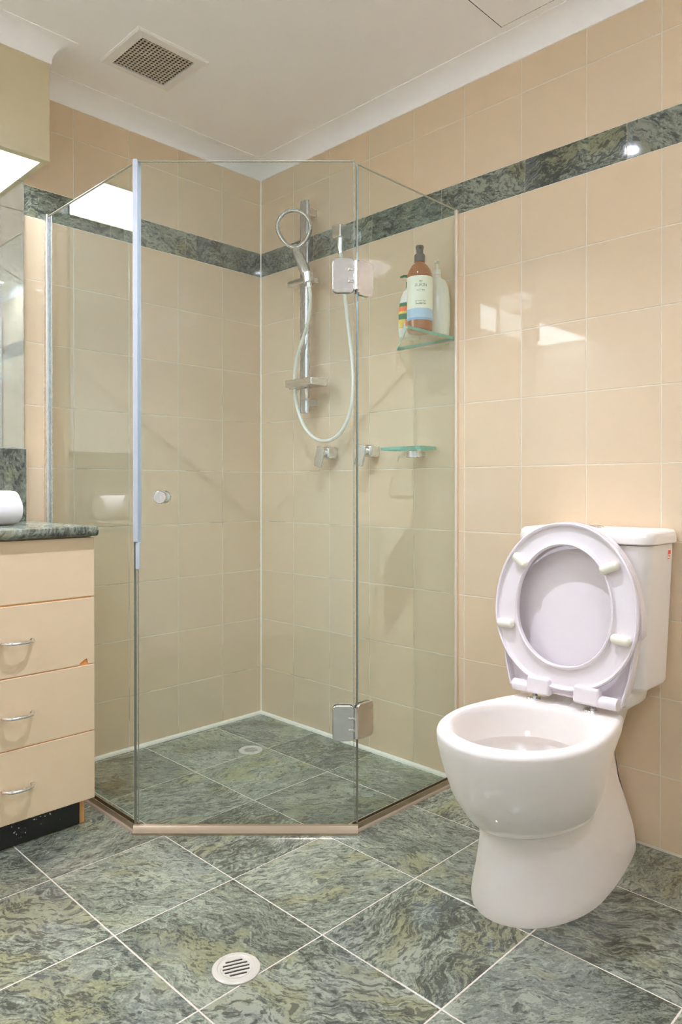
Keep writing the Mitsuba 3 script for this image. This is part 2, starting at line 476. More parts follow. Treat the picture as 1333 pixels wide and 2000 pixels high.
# ------------------------------------------------------------------ exhaust vent in the ceiling
vent = thing('ceiling_vent', 'square exhaust vent with a dusty grey mesh grille in the ceiling', 'vent')
vx0, vx1, vy0, vy1 = 0.231, 0.466, -0.829, -0.586
gx0, gx1, gy0, gy1 = 0.254, 0.435, -0.799, -0.617
fr = M(chamfer_box(vx0, vx1, vy0, vy1, RZ - 0.008, RZ, 0.004, '-z')) - M(bx(gx0, gx1, gy0, gy1, RZ - 0.02, RZ + 0.01))
put(vent + '__frame', tm(fr), 'vent_mat')
put(vent + '__backing', bx(gx0, gx1, gy0, gy1, RZ - 0.0012, RZ - 0.0002), 'dark_mat')
bars = []
for k in range(1, 15):
    y = gy0 + (gy1 - gy0) * k / 15
    bars.append(bx(gx0, gx1, y - 0.0021, y + 0.0021, RZ - 0.0046, RZ - 0.0030))
for k in range(1, 15):
    x = gx0 + (gx1 - gx0) * k / 15
    bars.append(bx(x - 0.0018, x + 0.0018, gy0, gy1, RZ - 0.0040, RZ - 0.0024))
put(vent + '__grille', cat(*bars), 'vent_grid_mat')

# ------------------------------------------------------------------ vanity, mirror, splashback
VX, VY = 0.445, -0.957
van = thing('vanity_cabinet', 'cream laminate vanity with three handled drawers under a green stone top', 'cabinet')
put(van + '__body', bx(0.004, VX - 0.020, RY + 0.01, VY, 0.072, 0.803), 'laminate_mat')
put(van + '__kickboard', bx(0.36, VX - 0.030, RY + 0.01, VY - 0.030, 0.001, 0.072), 'kick_mat', label='black kickboard with white flecks')
put(van + '__end_panel', bx(0.05, VX - 0.030, VY - 0.029, VY - 0.016, 0.001, 0.072), 'timber_mat', label='raw timber edge of the end panel')
put(van + '__carcass_edge', bx(VX - 0.0195, VX - 0.0035, RY + 0.012, VY - 0.008, 0.080, 0.800), 'timber_mat')
YE = -1.62                               # where the drawer stack ends
fronts = [(0.6375, 0.801), (0.450, 0.6335), (0.264, 0.4475), (0.074, 0.2615)]
for k, (z0, z1) in enumerate(fronts):
    m = rbx(VX - 0.018, VX, YE, VY + 0.001, z0, z1, 0.0016, 6)
    if k == 1:                          # the corner of this front has lost a chip of laminate
        cut = trimesh.convex.convex_hull(np.array([[x, y, z] for x in (VX - 0.005, VX + 0.01) for y, z in ((-1.002, 0.449), (-0.975, 0.449), (-0.978, 0.4665), (-0.986, 0.464), (-0.998, 0.456))]))
        m = tm(M(m) - M(cut))
    nm = put(van + ('__panel' if k == 0 else '__drawer'), m, 'laminate_mat')
    if k == 1:
        put(nm + '__chip', trimesh.convex.convex_hull(np.array([[x, y, z] for x in (VX - 0.006, VX - 0.0035) for y, z in ((-1.003, 0.4505), (-0.974, 0.4505), (-0.977, 0.4675), (-0.986, 0.465), (-0.999, 0.457))])), 'timber_chip_mat', label='orange chipped corner')
    if k:
        zh = (0.541, 0.351, 0.164)[k - 1]
        yc, hw = -1.167, 0.038
        path = [(VX - 0.002, yc - hw, zh), (VX + 0.006, yc - hw + 0.001, zh)]
        for s in np.linspace(-1, 1, 13):
            path.append((VX + 0.012 + 0.017 * math.sqrt(max(0, 1 - (abs(s) ** 2.2))), yc + s * (hw - 0.003), zh))
        path += [(VX + 0.006, yc + hw - 0.001, zh), (VX - 0.002, yc + hw, zh)]
        hm = tube(path, 0.0050, 10)
        hm.vertices[:, 2] = zh + (hm.vertices[:, 2] - zh) * 0.85
        put(nm + '__handle', hm, 'chrome_mat', smooth=True, label='chrome bow handle')
for k in range(2):
    y1 = YE - 0.003 - k * 0.51
    dn = put(van + '__cupboard_door', rbx(VX - 0.018, VX, max(y1 - 0.507, RY + 0.012), y1, 0.074, 0.801, 0.0016, 6), 'laminate_mat')
scene['timber_chip_mat'] = principled(lin(226, 140, 70), 0.7)

prof = [(0.002, 0.8045), (0.455, 0.8045), (0.4625, 0.8065), (0.467, 0.812), (0.468, 0.818), (0.467, 0.824), (0.4625, 0.8295), (0.455, 0.8315), (0.002, 0.8315)]
top = trimesh.creation.extrude_polygon(Polygon(prof), -0.955 - (RY + 0.004), engine='earcut')
top = basis(top, (0, RY + 0.004, 0), (1, 0, 0), (0, 0, 1), (0, 1, 0))
top.fix_normals()
put('countertop', top, 'bench_stone_mat', smooth=30, label='polished dark green stone vanity top with rounded front edge', cat='countertop')
put('splashback', chamfer_box(0.0016, 0.020, RY + 0.004, -0.972, 0.832, 1.063, 0.002, '+x'), 'bench_stone_mat', label='upright green stone splashback between the vanity top and the mirror', cat='splashback')
mir = thing('mirror', 'large frameless wall mirror above the green splashback', 'mirror')
put(mir + '__glass', bx(0.0016, 0.0060, RY + 0.004, -0.9745, 1.0645, BZ - 0.001), 'mirror_mat')
put(mir + '__edge', bx(0.0016, 0.0062, -0.9745, -0.973, 1.0645, BZ - 0.001), 'glass_edge_mat')


# rolled towels on the vanity top
def towel_roll(y0, y1, xc, r, seed):
    turns, n = 2.6, 110
    th = np.linspace(0, turns * 2 * math.pi, n)
    gap = r / (turns + 0.35)
    rad = gap * 0.42 + gap * th / (2 * math.pi)
    sq = 0.86
    cx, cz = rad * np.cos(th - 0.4), rad * np.sin(th - 0.4) * sq
    outer = np.stack([cx, cz], 1)
    nrm = np.stack([np.gradient(cz), -np.gradient(cx)], 1)
    nrm /= np.linalg.norm(nrm, axis=1, keepdims=True)
    t = gap * 0.455
    ring = np.vstack([outer + nrm * t, (outer - nrm * t)[::-1]])
    L = np.linspace(0, 1, 14)
    rings = []
    for s in L:
        y = y0 + (y1 - y0) * s
        e = min(s, 1 - s) * abs(y1 - y0)
        shrink = 1 - 0.05 * math.exp(-e / 0.008)
        wob = 1 + 0.035 * (meshkit.noise(np.array([[s * 5, seed, 0.3]]), seed)[0] - 0.5)
        rings.append(np.stack([ring[:, 0] * shrink * wob, np.full(len(ring), y), ring[:, 1] * shrink * wob], 1))
    m = loft(rings)
    lo = m.vertices[:, 2].min()
    m.vertices[:, 0] += xc
    m.vertices[:, 2] += 0.8318 - lo
    m.fix_normals()
    return m


put('rolled_towel', towel_roll(-1.27, -1.030, 0.095, 0.046, 3), 'towel_mat', smooth=45, label='white rolled towel on the vanity top nearest the splashback', cat='towel')
put('rolled_towel', towel_roll(-1.33, -1.085, 0.215, 0.056, 5), 'towel_mat', smooth=45, label='white rolled towel on the vanity top nearer the front edge, seen in the glass', cat='towel')

# ------------------------------------------------------------------ shower screen
GT = 0.007                             # glass thickness
GZ0, GZ1 = 0.020, 1.822
A2, B2 = np.array([0.571, PY]), np.array([PX + 0.012, -0.479])
ud = (B2 - A2) / np.linalg.norm(B2 - A2)
nd = np.array([ud[1], -ud[0]])         # out of the shower
DL = np.linalg.norm(B2 - A2)
ud3, nd3 = np.array([*ud, 0]), np.array([*nd, 0])


def pane(key, p, u, w, L, z0, z1, edges, mat='glass_mat', t=GT, emats=None):
    """an upright sheet of glass from p along u, w its outward side, with its polished edges as strips"""
    p, u, w = np.array([*p, 0.0]), np.array([*u, 0.0]), np.array([*w, 0.0])
    q = [p + [0, 0, z0], p + u * L + [0, 0, z0], p + u * L + [0, 0, z1], p + [0, 0, z1]]
    put(key + '__glass', trimesh.Trimesh(q, [[0, 1, 2], [0, 2, 3]], process=False), mat)
    def strip(a0, a1, b0, b1):
        m = bx(a0, a1, -t / 2, t / 2, b0, b1)
        return basis(m, p, u, w, [0, 0, 1])
    s = 0.0016
    for e in edges:
        m = {'start': strip(0, s, z0, z1), 'end': strip(L - s, L, z0, z1), 'top': strip(0, L, z1 - s, z1), 'bottom': strip(0, L, z0, z0 + s)}[e]
        put(key + '__edge', m, 'glass_edge_pale_mat' if e == 'top' else 'glass_edge_mat')


p1 = thing('glass_screen', 'fixed clear glass shower panel beside the vanity, standing out from the mirror wall', 'shower screen')
pane(p1, (0.010, PY), (1, 0), (0, -1), A2[0] - 0.006 - 0.010, GZ0, GZ1, ['top', 'end'])
put(p1 + '__wall_channel', tm(M(rbx(0.0012, 0.022, PY - 0.010, PY + 0.010, 0.012, GZ1 + 0.004, 0.0015, 6)) - M(bx(0.006, 0.05, PY - 0.0055, PY + 0.0055, -1, 3))), 'rail_bright_mat')
scene['rail_bright_mat'] = chrome(0.18, (0.90, 0.90, 0.91))
p2 = thing('glass_screen', 'fixed clear glass shower panel beside the toilet, joined to the door by hinges', 'shower screen')
pane(p2, (PX + 0.006, -0.010), (0, -1), (1, 0), 0.468 - 0.010, GZ0, GZ1, ['top', 'end', 'start'])
put(p2 + '__wall_seal', rbx(PX + 0.001, PX + 0.011, -0.012, -0.0012, 0.012, GZ1, 0.002, 6), 'clear_seal_mat')
scene['clear_seal_mat'] = principled(lin(228, 212, 190), 0.3)
door = thing('shower_door', 'frameless clear glass shower door with a round knob and two square chrome hinges', 'shower door')
D0, D1 = 0.004, DL - 0.004
pane(door, A2 + ud * D0, ud, nd, D1 - D0, 0.030, GZ1 + 0.002, ['top', 'start', 'end'])


def on_door(mesh):
    """local x along the door, y outwards, z up"""
    return basis(mesh, [*A2, 0], ud3, nd3, [0, 0, 1])


put(door + '__seal', on_door(cat(rbx(-0.007, 0.006, -0.007, 0.009, 0.790, 1.828, 0.002, 6), bx(-0.002, 0.012, -0.008, -0.006, 0.790, 1.824))), 'seal_mat', label='white plastic seal strip on the door edge')
put(door + '__seal', on_door(rbx(-0.001, 0.010, -0.0075, 0.0065, 0.716, 0.790, 0.002, 6)), 'seal_mat')
kn = []
for sgn in (1, -1):
    k = lathe([(0.0, 0.0), (0.009, 0.0), (0.009, 0.010), (0.0165, 0.012), (0.0175, 0.014), (0.0175, 0.024), (0.0160, 0.0258), (0.0, 0.0262)], n=36)
    k = basis(k, (0.071, sgn * GT / 2, 0.9125), (1, 0, 0), (0, 0, -sgn), (0, sgn, 0))
    kn.append(k)
put(door + '__knob', on_door(cat(*kn)), 'chrome_mat', smooth=35, label='round chrome knob')


def plate(w0, w1, z0, z1, r=0.012, t=0.006):
    """rounded plate with bevelled face: local x from w0 to w1, z0 to z1, on the outer side"""
    P = sbox(w0 + r, z0 + r, w1 - r, z1 - r).buffer(r, quad_segs=6)
    c = 0.0015
    m = cat(trimesh.creation.extrude_polygon(P, t - c, engine='earcut'))
    a, b = np.array(P.exterior.coords[:-1]), np.array(P.buffer(-c).exterior.coords[:-1])
    if len(a) == len(b):
        m = loft([np.c_[a, np.zeros(len(a))], np.c_[a, np.full(len(a), t - c)], np.c_[b, np.full(len(b), t)]])
    m.fix_normals()
    return m


for k, (z0, z1) in enumerate(((1.466, 1.560), (0.250, 0.347))):
    h = numbered(door + '__hinge')
    # leaf on the door: plates on both sides of the glass
    for sgn in (1, -1):
        pl = plate(0, 0.058, z0, z1)
        for zz in (z0 + 0.030, z0 + 0.062):
            pl = tm(M(pl) - M(bx(0.043, 0.060, zz - 0.0045, zz + 0.0045, -0.01, 0.02)))
        m = basis(pl, [*(A2 + ud * (DL - 0.063) + nd * sgn * GT / 2), 0], ud3, [0, 0, 1], nd3 * sgn)
        m.fix_normals()
        put(h + '__plate', m, 'chrome_mat', smooth=30)
        pl = plate(0, 0.064, z0, z1)
        m = basis(pl, [PX + 0.006 + sgn * GT / 2, -0.474, 0], [0, 1, 0], [0, 0, 1], [sgn, 0, 0])
        m.fix_normals()
        put(h + '__plate', m, 'chrome_mat', smooth=30)
    jx = A2 + ud * (DL + 0.001) + nd * 0.009
    put(h + '__pin', cyl([*jx, z0 + 0.008], [*jx, z1 - 0.008], 0.0055, n=16), 'chrome_mat', smooth=40)
    for zz in (z0 + 0.030, z0 + 0.062):
        put(h + '__knuckle', basis(rbx(-0.020, 0.004, 0.000, 0.004, zz - 0.0035, zz + 0.0035, 0.0015, 6), [*(A2 + ud * DL + nd * 0.009), 0], ud3, nd3, [0, 0, 1]), 'chrome_mat')

sill = thing('shower_sill', 'low silver metal threshold under the glass shower door', 'threshold')
sp = [(-0.017, 0.0), (-0.017, 0.008), (-0.012, 0.014), (0.006, 0.024), (0.012, 0.022), (0.018, 0.014), (0.022, 0.006), (0.022, 0.0)]
sm = basis(trimesh.creation.extrude_polygon(Polygon(sp), DL + 0.012, engine='earcut'), [*(A2 - ud * 0.006), 0.0003], nd3, [0, 0, 1], ud3)
sm.fix_normals()
put(sill + '__bar', sm, 'rail_mat', smooth=25)
for nm, p, u, w, L in (('beside the vanity', (0.014, PY), (1, 0), (0, -1), A2[0] - 0.014), ('beside the toilet', (PX + 0.006, -0.014), (0, -1), (1, 0), 0.465)):
    ch = thing('floor_channel', f'thin metal floor channel under the fixed glass panel {nm}', 'channel')
    for a, b, z1 in ((0.0056, 0.0075, 0.022), (-0.0075, -0.0056, 0.022), (-0.0056, 0.0056, 0.004)):
        put(ch + '__rail', basis(bx(0, L, a, b, 0.0003, z1), [*p, 0], [*u, 0], [*w, 0], [0, 0, 1]), 'rail_mat')
    put(ch + '__bed', basis(trimesh.convex.convex_hull(np.array([[x, y, z] for x in (0, L) for y, z in ((0.0076, 0.0003), (0.0076, 0.007), (0.014, 0.0003), (0.012, 0.004))])), [*p, 0], [*u, 0], [*w, 0], [0, 0, 1]), 'bed_mat')
scene['bed_mat'] = principled(lin(158, 142, 124), 0.6)

# ------------------------------------------------------------------ shower fittings
sr = thing('shower_rail', 'upright chrome slide rail with a sliding holder on the shower wall', 'shower rail')
RXc, RYc = 0.327, -0.052


def oval_bar(w, t, z0, z1, n=20):
    a = np.arange(n) * 2 * np.pi / n
    s = lambda c: np.sign(c) * np.abs(c) ** 0.6
    ring = np.c_[w / 2 * s(np.cos(a)), t / 2 * s(np.sin(a))]
    return loft([np.c_[ring, np.full(n, z)] for z in (z0, z1)])


bar = oval_bar(0.042, 0.020, 1.222, 2.022)
bar.apply_translation((RXc, RYc, 0))
put(sr + '__rail', bar, 'satin_chrome_mat', smooth=40)
scene['satin_chrome_mat'] = chrome(0.10, (0.66, 0.68, 0.73))
for z in (1.262, 1.985):
    put(sr + '__bracket', rbx(RXc - 0.014, RXc + 0.014, RYc + 0.008, 0.000, z - 0.014, z + 0.014, 0.003), 'chrome_mat')
sl = put(sr + '__slider', rbx(RXc - 0.058, RXc + 0.066, RYc - 0.040, RYc + 0.014, 1.700, 1.722, 0.005), 'chrome_mat', smooth=30)
put(sl + '__cradle', tube([(RXc + 0.076, RYc - 0.050, 1.690), (RXc + 0.071, RYc - 0.053, 1.725)], 0.021, 20), 'chrome_mat', smooth=40)
sd = thing('soap_dish', 'flat chrome soap tray clipped on the shower rail', 'soap dish')
barcut = M(oval_bar(0.0432, 0.0212, 1.1, 1.6)).translate((RXc, RYc, 0))
put(sd + '__tray', tm(M(rbx(RXc - 0.030, RXc + 0.115, RYc - 0.075, RYc + 0.012, 1.312, 1.340, 0.004)) - M(rbx(RXc - 0.020, RXc + 0.106, RYc - 0.066, RYc - 0.018, 1.322, 1.40, 0.003)) - barcut), 'chrome_mat', smooth=30)
put(sd + '__clip', tm(M(rbx(RXc - 0.060, RXc - 0.0305, RYc - 0.030, RYc + 0.012, 1.312, 1.336, 0.003)) - barcut), 'chrome_mat', smooth=30)
put(sd + '__release_button', rbx(RXc + 0.010, RXc + 0.036, RYc - 0.026, RYc - 0.0115, 1.268, 1.3115, 0.004), 'chrome_mat', smooth=30)

# hand shower: an open hoop head on a stem
hs = thing('hand_shower', 'chrome hand shower with an open hoop head in the rail holder', 'shower head')
hc = np.array([0.350, -0.128, 1.899])
hz = np.array([0.16, 0.02, 0.98]); hz /= np.linalg.norm(hz)
facing = CAM - hc; facing[2] = 0; facing /= np.linalg.norm(facing)
hn = np.array([0.60, -0.62, -0.36]); hn /= np.linalg.norm(hn)
hu = np.cross([0, 0, 1.0], hn); hu /= np.linalg.norm(hu)
hv = np.cross(hn, hu)
n, secs = 56, []
a = np.linspace(0, 2 * np.pi, n, endpoint=False)
k = 12
vv, ff = [], []
for i, t in enumerate(a):
    R0 = 0.058 + 0.012 * max(0, -math.sin(t)) ** 5
    c = hc + hu * math.cos(t) * R0 * 1.04 + hv * math.sin(t) * R0
    er = hu * math.cos(t) + hv * math.sin(t)
    for b in range(k):
        q = 2 * np.pi * b / k
        vv.append(c + er * 0.0078 * math.cos(q) + hn * 0.0205 * math.sin(q))
for i in range(n):
    for b in range(k):
        p, q, r, s = i * k + b, i * k + (b + 1) % k, ((i + 1) % n) * k + (b + 1) % k, ((i + 1) % n) * k + b
        ff += [[p, q, r], [p, r, s]]
hoop = trimesh.Trimesh(vv, ff, process=False)
hoop.fix_normals()
put(hs + '__hoop', hoop, 'chrome_mat', smooth=True)
hb = hc - hv * 0.070
he = np.array([RXc + 0.074, RYc - 0.050, 1.705])
put(hs + '__stem', tube([hb + hv * 0.004, hb * 0.8 + he * 0.2, hb * 0.45 + he * 0.55, he * 0.85 + hb * 0.15, he], [0.0135, 0.0175, 0.0195, 0.0195, 0.0175], 20), 'chrome_pale_mat', smooth=40)
scene['chrome_pale_mat'] = chrome(0.14, (0.84, 0.84, 0.84))
put(hs + '__connector', tube([he, he + np.array([0.002, 0.002, -0.035])], [0.0125, 0.009], 18), 'chrome_mat', smooth=40)
ho = thing('shower_hose', 'pale cream shower hose looping from the hand shower to the wall outlet', 'hose')
hp = [(RXc + 0.076, RYc - 0.048, 1.675), (0.402, -0.095, 1.61), (0.362, -0.085, 1.512), (0.312, -0.078, 1.43), (0.290, -0.070, 1.315), (0.310, -0.066, 1.216), (0.364, -0.062, 1.139), (0.436, -0.060, 1.109), (0.510, -0.058, 1.127), (0.559, -0.055, 1.189), (0.579, -0.052, 1.287), (0.570, -0.048, 1.396), (0.543, -0.044, 1.545), (0.519, -0.042, 1.690), (0.505, -0.040, 1.790)]
put(ho + '__tube', tube(hp, 0.0068, 12, sub=6), 'hose_mat', smooth=True)
wo = thing('wall_outlet', 'square chrome wall outlet on the stone band feeding the shower hose', 'outlet')
put(wo + '__body', rbx(0.478, 0.520, -0.058, 0.0, 1.842, 1.890, 0.004), 'chrome_mat', smooth=30)
put(wo + '__nipple', tube([(0.502, -0.040, 1.842), (0.503, -0.040, 1.815), (0.505, -0.040, 1.786)], [0.014, 0.0125, 0.009], 18), 'chrome_mat', smooth=30)
for k, x in enumerate((0.432, 0.640)):
    t = thing('tap', ['square chrome lever tap below the shower rail', 'square chrome lever tap beside the soap shelf'][k], 'tap')
    put(t + '__body', rbx(x - 0.021, x + 0.021, -0.050, -0.0005, 1.045, 1.088, 0.007), 'chrome_mat', smooth=30)
    lv = rbx(-0.019, 0.019, -0.004, 0.004, -0.062, 0.012, 0.003)
    R = trimesh.transformations.rotation_matrix(math.radians(14), [0, 1, 0])
    lv.apply_transform(R)
    lv.apply_translation((x - 0.010, -0.062, 1.076))
    put(t + '__lever', lv, 'satin_mat', smooth=30)
    put(t + '__neck', cyl((x, -0.048, 1.066), (x - 0.002, -0.060, 1.066), 0.012), 'chrome_mat', smooth=40)


def shelf(key, poly, z, t, mat='shelf_glass_mat'):
    """glass shelf: clear faces, and a green rim for its thickness"""
    c = np.array(poly.exterior.coords[:-1])
    f = trimesh.creation.triangulate_polygon(poly, engine='earcut')
    put(key + '__glass', trimesh.Trimesh(np.c_[f[0], np.full(len(f[0]), z + t / 2)], f[1], process=False), mat)
    inner = poly.buffer(-0.0018)
    rim = poly.difference(inner)
    m = poly_solid(rim, t)
    m.apply_translation((0, 0, z))
    put(key + '__rim', m, 'shelf_edge_mat')


s1 = thing('corner_shelf', 'triangular clear glass shelf in the corner holding the bottles', 'shelf')
shelf(s1, Polygon([(0.738, -0.0016), (0.984, -0.243), (0.984, -0.0016)]), 1.411, 0.008)
s2 = thing('soap_shelf', 'small empty glass soap shelf on a round chrome wall mount', 'shelf')
shelf(s2, sbox(0.752, -0.112, 0.925, -0.012).buffer(-0.02).buffer(0.02), 1.062, 0.009)
mnt = basis(lathe([(0, 0), (0.027, 0), (0.027, 0.020), (0.024, 0.0235), (0, 0.024)], n=32), (0.850, -0.045, 1.0375), (1, 0, 0), (0, 1, 0), (0, 0, 1))
put(s2 + '__mount', cat(mnt, rbx(0.836, 0.864, -0.045, 0.0, 1.040, 1.060, 0.003)), 'chrome_mat', smooth=35)

# bottles on the corner shelf
SZ = 1.4195
b = thing('pump_bottle', 'amber pump bottle with a cream and pale blue label on the corner shelf', 'bottle')
bc = (0.942, -0.132)
R_, BS = 0.0395, 1.10


def bs(prof):
    return [(r * BS, z * BS) for r, z in prof]


put(b + '__body', lathe(bs([(0, 0.0), (0.031, 0.0), (0.0345, 0.003), (R_ / BS, 0.008), (R_ / BS, 0.150), (0.0345, 0.163), (0.0300, 0.176), (0.0225, 0.188), (0.0140, 0.196), (0.0125, 0.200), (0, 0.200)]), (*bc, SZ), 48), 'amber_mat', smooth=40)


def wrap(r, z0, z1, a0, a1, t=0.0004, n=40):
    """a label: part of a cylinder's wall"""
    a = np.linspace(a0, a1, n)
    v = []
    for rr in (r, r + t):
        for z in (z0, z1):
            v.append(np.c_[bc[0] + rr * np.cos(a), bc[1] + rr * np.sin(a), np.full(n, SZ + z)])
    v = np.vstack(v)
    f = []
    for i in range(n - 1):
        def q(l0, l1):
            f.extend([[l0 * n + i, l0 * n + i + 1, l1 * n + i + 1], [l0 * n + i, l1 * n + i + 1, l1 * n + i]])
        q(2, 3); q(1, 0); q(3, 1); q(0, 2)
    m = trimesh.Trimesh(v, f, process=False)
    return m


va = math.atan2(CAM[1] - bc[1], CAM[0] - bc[0])
lc = va - 0.16
lb = put(b + '__label', wrap(R_, 0.069, 0.1685, lc - 1.9, lc + 1.9), 'label_cream_mat')
put(b + '__label', wrap(R_, 0.041, 0.0690, lc - 1.9, lc + 1.9), 'label_blue_mat')
put(b + '__label', wrap(R_, 0.0335, 0.0410, lc - 1.9, lc + 1.9), 'label_blue_dark_mat')


def wrapped_text(s, h, zc, bold=False):
    """lettering bent round the bottle, centred on the label"""
    m = meshkit.text_mesh(s, h, 0.0004, bold)
    m.vertices[:, 0] -= (m.vertices[:, 0].min() + m.vertices[:, 0].max()) / 2
    v = m.vertices.copy()
    rr = R_ + 0.0005 + v[:, 2]
    a = lc + 0.24 + v[:, 0] / R_
    m.vertices = np.c_[bc[0] + rr * np.cos(a), bc[1] + rr * np.sin(a), SZ + zc + v[:, 1]]
    return m


for args in (('SUKIN', 0.0086, 0.1350), ('HAIR CARE', 0.0035, 0.1215), ('HYDRATING', 0.0040, 0.0880), ('SHAMPOO', 0.0046, 0.0800, True)):
    put(lb + '__lettering', wrapped_text(*args), 'ink_mat')
fl = []
for dx, ang in ((0, 0), (-0.0018, 28), (0.0018, -28)):
    q = np.array([[0, 0], [0.0011, 0.004], [0, 0.0085], [-0.0011, 0.004]]) @ np.array([[math.cos(math.radians(ang)), math.sin(math.radians(ang))], [-math.sin(math.radians(ang)), math.cos(math.radians(ang))]])
    m = trimesh.creation.extrude_polygon(Polygon(q + [dx, 0]), 0.0004, engine='earcut')
    v = m.vertices
    rr, aa = R_ + 0.0005 + v[:, 2], lc + 0.24 + v[:, 0] / R_
    m.vertices = np.c_[bc[0] + rr * np.cos(aa), bc[1] + rr * np.sin(aa), SZ + 0.1465 + v[:, 1]]
    fl.append(m)
put(lb + '__emblem', cat(*fl), 'ink_mat')
pk = put(b + '__pump', lathe(bs([(0, 0.199), (0.0150, 0.199), (0.0150, 0.218), (0.0135, 0.221), (0.0100, 0.222), (0.0095, 0.233), (0.0110, 0.236), (0.0115, 0.243), (0.0095, 0.246), (0, 0.246)]), (*bc, SZ), 32), 'black_mat', smooth=30, label='black pump cap')
sdir = np.array([facing[0], facing[1], 0])
put(pk + '__spout', tube([(*bc, SZ + 0.2635), np.array([*bc, SZ + 0.2635]) + sdir * 0.018, np.array([*bc, SZ + 0.2595]) + sdir * 0.026], [0.0052, 0.0045, 0.0036], 12), 'black_mat', smooth=True)


def oval_lathe(profile, at, sx, sy, rot=0, n=36):
    m = lathe(profile, n=n)
    m.vertices[:, 0] *= sx
    m.vertices[:, 1] *= sy
    m.apply_transform(trimesh.transformations.rotation_matrix(rot, [0, 0, 1]))
    m.apply_translation(at)
    return m


fa = math.atan2(facing[1], facing[0]) + math.pi / 2      # the direction across the view
b = thing('shampoo_bottle', 'white bottle with orange and green label and green pump, left behind the amber bottle', 'bottle')
c2 = (0.866, -0.086)
put(b + '__body', oval_lathe([(0, 0), (0.032, 0), (0.036, 0.004), (0.038, 0.030), (0.037, 0.090), (0.031, 0.128), (0.022, 0.150), (0.012, 0.158), (0.011, 0.166), (0, 0.166)], (*c2, SZ), 1.0, 0.70, fa), 'bottle_white_mat', smooth=40)


def band(c, sx, sy, rot, prof_r, z0, z1, a0, a1, t=0.0006, n=16):
    a = np.linspace(a0, a1, n)
    v, f = [], []
    for e in (0, t):
        for z in (z0, z1):
            r = prof_r(z)
            v.append(np.c_[(r + e) * sx * np.cos(a), (r + e) * sy * np.sin(a), np.full(n, z)])
    v = np.vstack(v)
    for i in range(n - 1):
        for l0, l1 in ((2, 3), (1, 0), (3, 1), (0, 2)):
            f.extend([[l0 * n + i, l0 * n + i + 1, l1 * n + i + 1], [l0 * n + i, l1 * n + i + 1, l1 * n + i]])
    m = trimesh.Trimesh(v, f, process=False)
    m.apply_transform(trimesh.transformations.rotation_matrix(rot, [0, 0, 1]))
    m.apply_translation((*c, SZ))
    return m


pr_ = lambda z: float(np.interp(z, [0, 0.004, 0.030, 0.090, 0.128, 0.150], [0.032, 0.036, 0.038, 0.037, 0.031, 0.022]) + 0.0003)
for z0, z1, mname, a0, a1 in ((0.100, 0.112, 'green_mat', 3.3, 5.6), (0.084, 0.100, 'orange_mat', 3.3, 5.6), (0.076, 0.084, 'yellow_mat', 3.3, 5.6), (0.058, 0.076, 'green_mat', 3.3, 5.6), (0.046, 0.058, 'yellow_mat', 3.3, 4.2), (0.034, 0.058, 'orange_mat', 4.2, 5.6), (0.030, 0.046, 'yellow_mat', 3.5, 4.0)):
    put(b + '__label', band(c2, 1.0, 0.70, fa + math.pi, pr_, z0, z1, a0 - math.pi, a1 - math.pi), mname)
gp = put(b + '__pump', lathe([(0, 0.165), (0.013, 0.165), (0.013, 0.182), (0.005, 0.184), (0.005, 0.196), (0.009, 0.198), (0.009, 0.204), (0, 0.205)], (*c2, SZ), 24), 'green_mat', smooth=30, label='green pump')
fu = np.array([math.cos(fa), math.sin(fa), 0])
left = fu if (fu @ np.array([math.sin(YAW), -math.cos(YAW), 0])) < 0 else -fu
put(gp + '__spout', tube([(*c2, SZ + 0.2005), np.array([*c2, SZ + 0.2015]) + left * 0.020, np.array([*c2, SZ + 0.197]) + left * 0.032], [0.0045, 0.004, 0.003], 10), 'green_mat', smooth=True)
b = thing('shampoo_bottle', 'plain white bottle with a translucent pump behind the amber bottle, next to the glass panel', 'bottle')
c3 = (0.944, -0.047)
put(b + '__body', oval_lathe([(0, 0), (0.034, 0), (0.039, 0.005), (0.042, 0.050), (0.042, 0.110), (0.037, 0.158), (0.028, 0.178), (0.013, 0.188), (0.012, 0.198), (0, 0.198)], (*c3, SZ), 1.0, 0.72, fa), 'bottle_clear_mat', smooth=40)
gp = put(b + '__pump', lathe([(0, 0.197), (0.0135, 0.197), (0.0135, 0.212), (0.0045, 0.214), (0.0045, 0.232), (0.010, 0.234), (0.010, 0.241), (0, 0.242)], (*c3, SZ), 24), 'bottle_clear_mat', smooth=30)
put(gp + '__spout', tube([(*c3, SZ + 0.2375), np.array([*c3, SZ + 0.2375]) + sdir * 0.020, np.array([*c3, SZ + 0.233]) + sdir * 0.028], [0.0045, 0.004, 0.003], 10), 'bottle_clear_mat', smooth=True)


